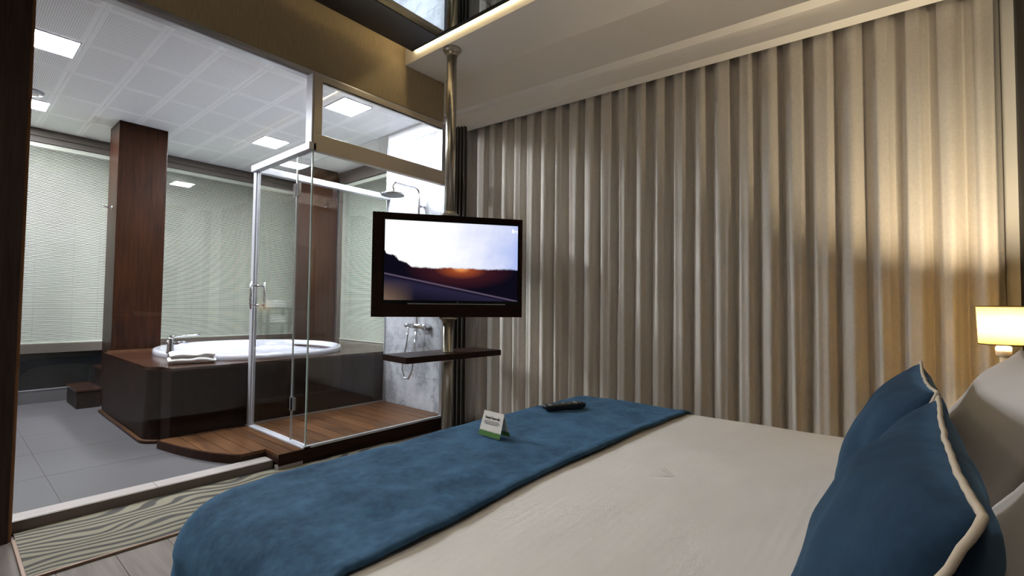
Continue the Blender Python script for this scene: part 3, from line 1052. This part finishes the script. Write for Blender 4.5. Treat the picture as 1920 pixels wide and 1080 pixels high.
def curtain_fn(a, b):
    S0, S1 = -0.57, 2.86
    s = S0 + (S1 - S0) * a
    z = 0.015 + 2.68 * b
    kf = (s - S0) / PER
    idx = math.floor(kf)
    ph = 2 * pi * kf
    wob = noise.noise((idx * 3.7, z * 0.7, 0.3)) * 0.25 * (1 - b * 0.7)
    lobe = abs(sin(pi * kf + 0.5 * wob)) ** 0.75
    depth = 0.078 * lobe - 0.045
    depth += 0.010 * (1 - b) * noise.noise((s * 22, z * 0.8, 4.0))
    fold = 0.004 * sin(3 * ph + idx * 2.1)
    lat = 0.010 * sin(2 * ph) * b + 0.012 * sin(ph) * noise.noise((idx * 1.9, 0.4, z * 0.5))
    p = cw(3.195 - depth + fold, s + lat, z)
    return p


MB().grid(curtain_fn, 26 * 32, 26).build('fabric', 'linen', ct, True, solid=0.003)
cwbox(MB(), 3.16, 3.22, -0.45, 2.86, 2.70, 2.72).build('curtain_rail', 'white_alu', ct)


def gather(name, label, p0, p1, folds, amp, z0, z1, mat, flare=0.3, seed=0):
    d = Vector((p1[0] - p0[0], p1[1] - p0[1], 0))
    L = d.length
    d.normalize()
    nn = Vector((d.y, -d.x, 0))

    def fn(a, b):
        ph = 2 * pi * folds * a
        w_ = 1 - flare * b * 0.5
        q = Vector((p0[0], p0[1], 0)) + d * (L * (0.5 + (a - 0.5) * w_)) + nn * (amp * sgnpow(sin(ph + 0.6 * noise.noise((a * 4, b * 2, seed))), 0.7) * (1 - 0.3 * b))
        return (q.x, q.y, z0 + (z1 - z0) * b)
    t_ = thing(name, label, 'curtain', (p0[0], p0[1], z0))
    MB().grid(fn, folds * 16, 16).build('fabric', mat, t_, True, solid=0.003)
    return t_


gather('dark_drape', 'narrow dark grey drape behind the steel pole', (2.785, 3.0), (2.852, 2.87), 4, 0.022, 0.012, 2.58, 'drape_dark', 0.5, 2)
gather('sheer_curtain', 'thin white gathered sheer hanging left of the pole', (2.755, 3.04), (2.80, 3.022), 2, 0.010, 0.03, 2.6, 'sheer', 0.2, 5)

# ------------------------------------------------------------------ TV on a steel pole
PX, PY = 2.409, 2.612
po = thing('steel_pole', 'brushed steel floor-to-ceiling pole carrying the television', 'pole', (PX, PY, 0))
MB().lathe((PX, PY, 0), [(0.038, 0.005), (0.038, 0.953)], 32).build('tube', 'steel', po, True)
MB().lathe((PX, PY, 0), [(0.038, 1.702), (0.038, 2.965)], 32).build('tube', 'steel', po, True)
for z, s_ in ((2.97, -1), (0.0, 1)):
    MB().lathe((PX, PY, z), [(0.068, 0.0), (0.07, s_ * 0.006), (0.066, s_ * 0.014), (0.05, s_ * 0.02), (0.044, s_ * 0.034), (0.043, s_ * 0.05), (0.038, s_ * 0.052)], 32).build('flange', 'steel', po, True)
for z, s_ in ((0.953, -1), (1.702, 1)):
    MB().lathe((PX, PY, z), [(0.066, 0.0), (0.066, s_ * 0.012), (0.05, s_ * 0.02), (0.044, s_ * 0.034), (0.038, s_ * 0.036)], 32).build('collar', 'steel', po, True)

ta = math.atan2(2.252 - 2.891, 2.832 - 1.934)
TW, Tz0, Tz1 = 1.102, 0.955, 1.700
tv = thing('television', 'flat television in a dark wooden frame showing a sunset road', 'television', (2.383, 2.5715, (Tz0 + Tz1) / 2), ta)
hw_, hh_ = TW / 2, (Tz1 - Tz0) / 2
sx0, sx1 = -hw_ + 0.086, hw_ - 0.034
sz0, sz1 = 1.075 - (Tz0 + Tz1) / 2, 1.65 - (Tz0 + Tz1) / 2
for nm, bx in (('frame_board', (-hw_, 0, -hh_, sx0 - 0.012, 0.1, hh_)), ('frame_board', (sx1 + 0.012, 0, -hh_, hw_, 0.1, hh_)),
               ('frame_board', (sx0 - 0.012, 0, sz1 + 0.012, sx1 + 0.012, 0.1, hh_)), ('frame_board', (sx0 - 0.012, 0, -hh_, sx1 + 0.012, 0.1, sz0 - 0.03))):
    B(*bx).build(nm, 'wenge', tv, local=True)
B(-hw_ + 0.005, 0.1, -hh_ + 0.005, hw_ - 0.005, 0.106, hh_ - 0.005).build('back_board', 'wenge', tv, local=True)
bz = MB().box(sx0 - 0.012, 0.004, sz0 - 0.03, sx1 + 0.012, 0.03, sz0)
bz.box(sx0 - 0.012, 0.004, sz1, sx1 + 0.012, 0.03, sz1 + 0.012)
bz.box(sx0 - 0.012, 0.004, sz0, sx0, 0.03, sz1)
bz.box(sx1, 0.004, sz0, sx1 + 0.012, 0.03, sz1)
bz.build('bezel', 'bezel', tv, local=True)
scr = B(-0.49, 0, -0.2875, 0.49, 0.01, 0.2875).build('screen', 'tv_picture', tv, local=True)
scr.location = ((sx0 + sx1) / 2, 0.012, (sz0 + sz1) / 2)
scr.scale = ((sx1 - sx0) / 0.98, 1, (sz1 - sz0) / 0.575)
B(-0.30, -0.001, sz0 - 0.027, 0.42, 0.004, sz0 - 0.022).build('chrome_strip', 'aluminium', tv, local=True)
text_mesh('screen_text', 'Re:', 0.036, 'screen_text', scr, Matrix.Translation((0.467, -0.0015, 0.245)) @ Matrix.Rotation(pi / 2, 4, 'X'), 0.001)
text_mesh('maker_mark', 'LG', 0.012, 'grey_ink', tv, Matrix.Translation((0.06, 0.0035, sz0 - 0.012)) @ Matrix.Rotation(pi / 2, 4, 'X'))

shf = thing('pole_shelf', 'dark wooden shelf board on the steel pole under the television', 'shelf', (PX, PY, 0.66))
q = [(1.967, 2.79), (1.938, 2.490), (2.797, 2.425), (2.822, 2.725)]
MB().prism(q, 0.658, 0.700).build('board', 'wenge', shf, bevel=0.002)
MB().lathe((PX, PY, 0.658), [(0.045, 0.0), (0.045, -0.03), (0.038, -0.031)], 24).build('collar', 'steel', shf, True)

# ------------------------------------------------------------------ bed
UL, UR, VH, VFT, ZTOP = 0.375, 2.33, -0.385, 1.455, 0.553
RR, RC = 0.11, 0.17
bd = thing('bed', 'upholstered box bed base under the white duvet', 'bed', (1.35, 0.5, 0))
B(UL + 0.05, VH, 0.05, UR - 0.05, VFT - 0.06, 0.30).build('base_box', 'pillow_cotton', bd, bevel=0.02)
B(UL + 0.04, VH, 0.30, UR - 0.04, VFT - 0.05, 0.50).build('mattress', 'pillow_cotton', bd, bevel=0.04)
for x in (UL + 0.15, UR - 0.2):
    for y in (VH + 0.1, VFT - 0.25):
        B(x, y, 0, x + 0.06, y + 0.06, 0.05).build('foot', 'black_plastic', bd)


def rrect(d, n=14, m=26):
    x0, x1, y0, y1 = UL + d, UR - d, VH, VFT - d
    r_f = max(RC - d, 0.03)
    r_h = 0.03
    pts = []

    def corner(cx, cy, r, a0):
        return [(cx + r * cos(a0 + pi / 2 * i / n), cy + r * sin(a0 + pi / 2 * i / n)) for i in range(n + 1)]

    cs = [corner(x1 - r_f, y1 - r_f, r_f, 0), corner(x0 + r_f, y1 - r_f, r_f, pi / 2), corner(x0 + r_h, y0 + r_h, r_h, pi), corner(x1 - r_h, y0 + r_h, r_h, 1.5 * pi)]
    for i in range(4):
        pts += cs[i]
        a, b = cs[i][-1], cs[(i + 1) % 4][0]
        for k in range(1, m):
            pts.append((a[0] + (b[0] - a[0]) * k / m, a[1] + (b[1] - a[1]) * k / m))
    return pts


def duvet_top(u_, v_):
    return 0.006 * noise.noise((u_ * 2.3, v_ * 3.1, 1.0)) + 0.0025 * noise.noise((u_ * 9, v_ * 7, 2.0)) + 0.010 * sin(pi * min(1, max(0, (u_ - UL) / (UR - UL))))


dv = thing('duvet', 'cream white duvet spread over the bed', 'duvet', (1.35, 0.5, 0.1))
levels = [(-0.075, 0.08), (-0.065, 0.18), (-0.04, 0.30), (0.0, ZTOP - RR)]
levels += [(RR * (1 - cos(radians(a))), ZTOP - RR + RR * sin(radians(a))) for a in (20, 40, 58, 74, 90)]
levels += [(d, ZTOP) for d in (0.17, 0.24, 0.32, 0.40, 0.48, 0.56, 0.64, 0.72, 0.80, 0.88, 0.94)] + [(9.0, ZTOP)]
m = MB()
N_ = len(rrect(0))
cx_, cy_ = (UL + UR) / 2, (VH + VFT) / 2
for d, z in levels:
    for i, (x, y) in enumerate(rrect(min(d, 0.94))):
        if d > 5:
            x = cx_
        if z < ZTOP - RR + 0.02:
            k_ = (ZTOP - RR + 0.02 - z) / (ZTOP - RR)
            off = 0.022 * k_ * sin(i * 0.62 + 2 * noise.noise((i * 0.05, 0, 0)))
            dx, dy = x - cx_, y - cy_
            L = sqrt(dx * dx + dy * dy)
            m.v.append((x + dx / L * off, max(VH, y + dy / L * off), z))
        else:
            m.v.append((x, y, z + duvet_top(x, y) * min(1, d / 0.11)))
for i in range(len(levels) - 1):
    for k in range(N_):
        k2 = (k + 1) % N_
        m.f.append((i * N_ + k, i * N_ + k2, (i + 1) * N_ + k2, (i + 1) * N_ + k))
m.build('cover', 'bed_linen', dv, True)

# runner
OFF = 0.007


def left_u(v_):
    e = v_ - (VFT - RC)
    return UL + (RC - sqrt(max(0, RC * RC - e * e)) if e > 0 else 0)


def runner_fn(a, b):
    v_ = 0.795 + 0.555 * b
    lu = left_u(v_) - OFF
    ru = UR - (left_u(v_) - UL) + OFF
    RRo = RR + OFF
    drop_l, drop_r = 0.34, 0.22
    top = (ru - lu) - 2 * RRo
    Ltot = drop_l + RRo * pi / 2 + top + RRo * pi / 2 + drop_r
    s = a * Ltot
    edge = 0.022 * noise.noise((a * 5, 0.5, b * 0.5)) * (1 - b)
    zt = ZTOP + OFF
    e = v_ - (VFT - RR)
    zdrop = (RR - sqrt(max(0, RR * RR - e * e))) if e > 0 else 0
    zt -= zdrop
    if s < drop_l:
        z = zt - RRo - (drop_l - s)
        k_ = (drop_l - s) / drop_l
        fold = 0.014 * k_ * sin(b * 26 + 2 * noise.noise((b * 3, 0, 1))) + 0.012 * k_
        return (lu - abs(fold) - 0.028 * k_, v_ + edge, z)
    s -= drop_l
    if s < RRo * pi / 2:
        an = s / RRo
        u_ = lu + RRo * (1 - cos(an))
        return (u_ - 0.004, v_ + edge, zt - RRo + RRo * sin(an) + duvet_top(u_, v_) * (1 - cos(an)))
    s -= RRo * pi / 2
    if s < top:
        u_ = lu + RRo + s
        wr_ = 0.0045 * noise.noise((u_ * 6 + v_ * 3, v_ * 11 - u_ * 4, 5)) + 0.002 * noise.noise((u_ * 19, v_ * 23, 2)) + 0.006 * max(0, noise.noise((u_ * 2, v_ * 14, 8)))
        hem = 0.007 * math.exp(-((b - 0.035) / 0.035) ** 2)
        return (u_, v_ + edge, zt + duvet_top(u_, v_) + 0.003 + wr_ + hem)
    s -= top
    if s < RRo * pi / 2:
        an = s / RRo
        u_ = ru - RRo + RRo * sin(an)
        return (u_, v_ + edge, zt - RRo + RRo * cos(an) + duvet_top(u_, v_) * cos(an) + 0.003 * cos(an))
    s -= RRo * pi / 2
    return (ru + 0.03 * s / drop_r, v_ + edge, zt - RRo - s)


rn = thing('bed_runner', 'teal blue velvet runner laid across the foot of the bed', 'bed runner', (1.35, 1.08, 0.56))
MB().grid(runner_fn, 150, 44).build('velvet_cloth', 'velvet', rn, True, solid=0.006)

hb = thing('headboard', 'dark upholstered headboard behind the pillows', 'headboard', (1.35, HEAD_V, 0))
B(UL - 0.02, HEAD_V + 0.001, 0, UR + 0.02, VH - 0.001, 0.98).build('panel', 'head_panel', hb, bevel=0.01)


# cushions and pillows
def pillow(name, label, cat, w_, h_, t_, matrix, mat, piping=None, seed=0, pinch=0.07, group=None, power=0.5, wr=0.010):
    T_ = thing(name, label, cat, (0, 0, 0), group=group)
    T_.matrix_world = matrix
    nu, nv = 44, 36

    def plan_(X_, Y_):
        return (w_ / 2 * X_ * (1 - pinch * (1 - Y_ * Y_)), h_ / 2 * Y_ * (1 - pinch * (1 - X_ * X_)))

    def prof(X_, Y_):
        return ((1 - abs(X_) ** 2.4) * (1 - abs(Y_) ** 2.4)) ** power

    m_ = MB()
    for sgn in (1, -1):
        def fn(a, b, sgn=sgn):
            X_, Y_ = 2 * a - 1, 2 * b - 1
            if sgn < 0:
                X_ = -X_
            x, y = plan_(X_, Y_)
            p = prof(X_, Y_)
            z = sgn * t_ / 2 * p
            ed = max(abs(X_), abs(Y_))
            z += sgn * wr * p * noise.noise((X_ * 2.2, Y_ * 2.2, seed + sgn))
            ang = math.atan2(Y_, X_)
            z += sgn * wr * 0.7 * p * (ed ** 3) * noise.noise((ang * 7, ed * 1.5, seed + 9))
            return (x, y, z)
        m_.grid(fn, nu, nv)
    o = m_.build('cover', mat, T_, True, local=True)
    bm2 = bmesh.new()
    bm2.from_mesh(o.data)
    bmesh.ops.remove_doubles(bm2, verts=bm2.verts, dist=0.0004)
    bm2.to_mesh(o.data)
    bm2.free()
    if piping:
        ring = []
        for k in range(40):
            ring.append((-1 + 2 * k / 40, -1))
        for k in range(40):
            ring.append((1, -1 + 2 * k / 40))
        for k in range(40):
            ring.append((1 - 2 * k / 40, 1))
        for k in range(40):
            ring.append((-1, 1 - 2 * k / 40))
        pts = []
        for i, (X_, Y_) in enumerate(ring):
            x, y = plan_(X_, Y_)
            pts.append((x * 1.006, y * 1.006, 0.003 * noise.noise((i * 0.35, seed, 0))))
        MB().tube(pts, 0.0034, 8, True).build('piping', piping, T_, True, local=True)
    return T_


def lean(cx, cy, cz, alpha, rz=0.0, roll=0.0):
    # local x along the bed width, local y up the cushion, local z its front
    ex = Vector((1, 0, 0))
    ey = Vector((0, -cos(alpha), sin(alpha)))
    ez = ex.cross(ey)
    R = Matrix(((ex.x, ey.x, ez.x, 0), (ex.y, ey.y, ez.y, 0), (ex.z, ey.z, ez.z, 0), (0, 0, 0, 1)))
    return Matrix.Translation((cx, cy, cz)) @ Matrix.Rotation(rz, 4, 'Z') @ R @ Matrix.Rotation(roll, 4, 'Z')


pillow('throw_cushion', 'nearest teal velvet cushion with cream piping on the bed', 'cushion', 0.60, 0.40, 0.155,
       lean(0.785, 0.035, 0.715, radians(68)), 'velvet_shaded', 'piping_cord', 1, group='teal velvet cushions', wr=0.012)
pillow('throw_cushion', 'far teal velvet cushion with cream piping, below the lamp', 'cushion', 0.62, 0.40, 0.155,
       lean(1.455, 0.04, 0.715, radians(68), radians(1)), 'velvet_shaded', 'piping_cord', 6, group='teal velvet cushions', wr=0.012)
pillow('bed_pillow', 'white pillow standing beside the lamp behind the far cushion', 'pillow', 0.68, 0.46, 0.18,
       lean(1.70, -0.165, 0.728, radians(66)), 'pillow_cotton', None, 11, pinch=0.07, group='white bed pillows', power=0.66, wr=0.016)
pillow('bed_pillow', 'white pillow in shade behind the nearest cushion', 'pillow', 0.66, 0.44, 0.18,
       lean(0.95, -0.18, 0.70, radians(58)), 'pillow_cotton', None, 15, pinch=0.07, group='white bed pillows', power=0.62, wr=0.016)

# ------------------------------------------------------------------ bedside table and lamp
LX, LY = 2.75, -0.30
ns = thing('nightstand', 'dark wooden nightstand under the bedside lamp', 'nightstand', (2.72, -0.2, 0))
B(2.50, HEAD_V + 0.005, 0.06, 2.93, -0.08, 0.56).build('body', 'wenge', ns, bevel=0.004)
B(2.52, -0.08, 0.10, 2.91, -0.066, 0.31).build('drawer', 'wenge', ns)
B(2.52, -0.08, 0.33, 2.91, -0.066, 0.54).build('drawer', 'wenge', ns)
for x in (2.52, 2.87):
    for y in (HEAD_V + 0.03, -0.14):
        B(x, y, 0, x + 0.04, y + 0.04, 0.06).build('foot', 'wenge', ns)
lp = thing('bedside_lamp', 'small lit bedside lamp with cream drum shade by the curtain', 'lamp', (LX, LY, 0.56))
SZ0, SZ1, SR0, SR1 = 0.911, 1.064, 0.073, 0.078
MB().lathe((LX, LY, 0.56), [(0.055, 0.0), (0.055, 0.008), (0.03, 0.016), (0.014, 0.03), (0.012, 0.12), (0.018, 0.16), (0.012, 0.2), (0.013, 0.30)], 24).build('stem', 'lamp_glass', lp, True)
MB().lathe((LX, LY, 0.862), [(0.013, 0.0), (0.024, 0.006), (0.024, 0.036), (0.018, 0.044)], 24).build('socket', 'lamp_glass', lp, True)
s_ = MB()
n = 48
for r_, z in ((SR0, SZ0), (SR1, SZ1), (SR1 - 0.0015, SZ1), (SR0 - 0.0015, SZ0)):
    s_.v += [(LX + r_ * cos(2 * pi * k / n), LY + r_ * sin(2 * pi * k / n), z) for k in range(n)]
for i in range(4):
    i2 = (i + 1) % 4
    for k in range(n):
        k2 = (k + 1) % n
        s_.f.append((i * n + k, i * n + k2, i2 * n + k2, i2 * n + k))
shd = s_.build('shade', 'lamp_shade', lp, True)
for r_, z in ((SR0, SZ0), (SR1, SZ1)):
    MB().tube([(LX + r_ * cos(2 * pi * k / n), LY + r_ * sin(2 * pi * k / n), z) for k in range(n)], 0.0028, 8, True).build('shade_rim', 'shade_band', shd, True)
MB().lathe((LX, LY, 0.912), [(0.012, 0.0), (0.014, 0.01), (0.026, 0.045), (0.026, 0.06), (0.016, 0.08), (0.004, 0.086)], 20).build('bulb', 'bulb_light', lp, True)
ld = bpy.data.lights.new('lamp_glow', 'POINT')
ld.energy = LAMP_W
ld.color = (1.0, 0.84, 0.58)
ld.shadow_soft_size = 0.045
lo = bpy.data.objects.new('lamp_glow', ld)
COL.objects.link(lo)
lo.location = (0, 0, 0.99 - 0.56)
lo.parent = lp

# ------------------------------------------------------------------ remote control and card on the runner
rz0 = ZTOP + OFF + 0.0225
rc = thing('remote_control', 'black television remote control lying on the blue runner', 'remote control', (1.835, 1.205, rz0), math.atan2(1.165 - 1.255, 1.925 - 1.74))
m = MB()
for z, e in ((0.0, 0.004), (0.004, 0.0), (0.016, 0.0), (0.02, 0.003)):
    hx_, hy_ = 0.105 - e, 0.026 - e
    c = 0.01
    m.v += [(-hx_ + c, -hy_, z), (hx_ - c, -hy_, z), (hx_, -hy_ + c, z), (hx_, hy_ - c, z), (hx_ - c, hy_, z), (-hx_ + c, hy_, z), (-hx_, hy_ - c, z), (-hx_, -hy_ + c, z)]
for i in range(3):
    for k in range(8):
        k2 = (k + 1) % 8
        m.f.append((i * 8 + k, i * 8 + k2, (i + 1) * 8 + k2, (i + 1) * 8 + k))
m.f += [tuple(reversed(range(8))), tuple(24 + k for k in range(8))]
m.build('case', 'black_plastic', rc, local=True)
for i in range(9):
    for j in range(3):
        kx, ky = -0.085 + i * 0.02, -0.014 + j * 0.014
        B(kx, ky - 0.004, 0.02, kx + 0.011, ky + 0.004, 0.0225).build('key', 'light_key' if (i, j) in ((0, 0), (0, 1), (7, 1), (7, 2), (4, 2)) else 'grey_key', rc, local=True)

cz0 = ZTOP + OFF + 0.021
ca = math.atan2(1.093 - 1.193, 1.273 - 1.282)
cdn = thing('tent_card', 'small white folded tent card with green grass print on the runner', 'card', (1.287, 1.145, cz0), ca)
CW_, CH_, CD_ = 0.112, 0.083, 0.026
for sgn in (-1, 1):
    me = bpy.data.meshes.new('card_face')
    a = [(-CW_ / 2, sgn * CD_, 0), (CW_ / 2, sgn * CD_, 0), (CW_ / 2 - 0.004, 0, CH_), (-CW_ / 2 + 0.004, 0, CH_)]
    me.from_pydata(a, [], [(0, 1, 2, 3)] if sgn < 0 else [(3, 2, 1, 0)])
    uvl = me.uv_layers.new()
    order = [0, 1, 2, 3] if sgn < 0 else [3, 2, 1, 0]
    uvs = [(0, 0), (1, 0), (1, 1), (0, 1)]
    for li, vi in enumerate(order):
        uvl.data[li].uv = uvs[vi]
    me.materials.append(M['card_print'])
    o = bpy.data.objects.new('card_face', me)
    COL.objects.link(o)
    o.parent = cdn
    md = o.modifiers.new('solid', 'SOLIDIFY')
    md.thickness = 0.0006
    if sgn < 0:
        slope = math.atan2(CH_, CD_)
        MX = Matrix.Translation((0, -CD_ * 0.5, CH_ * 0.5)) @ Matrix.Rotation(slope, 4, 'X') @ Matrix.Translation((0, 0, 0.0012))
        text_mesh('card_text', 'Enerji Tasarrufu', 0.0115, 'ink', cdn, MX @ Matrix.Translation((0, 0.021, 0)), 0.0002)
        bars = MB()
        rnd = random.Random(3)
        for row, (yy, half) in enumerate(((0.009, 0.036), (0.004, 0.042), (-0.001, 0.034))):
            x = -half
            while x < half:
                l_ = rnd.uniform(0.004, 0.010)
                bars.box(x, yy - 0.0009, 0, min(x + l_, half), yy + 0.0009, 0.0003)
                x += l_ + 0.002
        bars.xform(MX).build('card_print_lines', 'ink', cdn, local=True)

# ------------------------------------------------------------------ downlights added out of view as fill light for the bedroom
for x, y, lb in ((-1.1, 0.4, 'added fill downlight out of view near the side wall, bed end'), (-1.1, 1.9, 'added fill downlight out of view near the side wall, glass end')):
    dl = thing('fill_downlight', lb, 'downlight', (x, y, 3.15))
    MB().lathe((x, y, 3.148), [(0.05, 0.0), (0.055, 0.004), (0.055, 0.011)], 24).build('ring', 'white_alu', dl, True)
    MB().lathe((x, y, 3.146), [(0.04, 0.0), (0.04, 0.004)], 24).build('lens', 'fill_glow', dl)
    ld = bpy.data.lights.new('fill_beam', 'SPOT')
    ld.energy = FILL_W
    ld.spot_size = radians(130)
    ld.spot_blend = 0.6
    ld.color = (1.0, 0.95, 0.88)
    ld.shadow_soft_size = 0.05
    lo = bpy.data.objects.new('fill_beam', ld)
    COL.objects.link(lo)
    lo.parent = dl
    lo.location = (0, 0, -0.02)
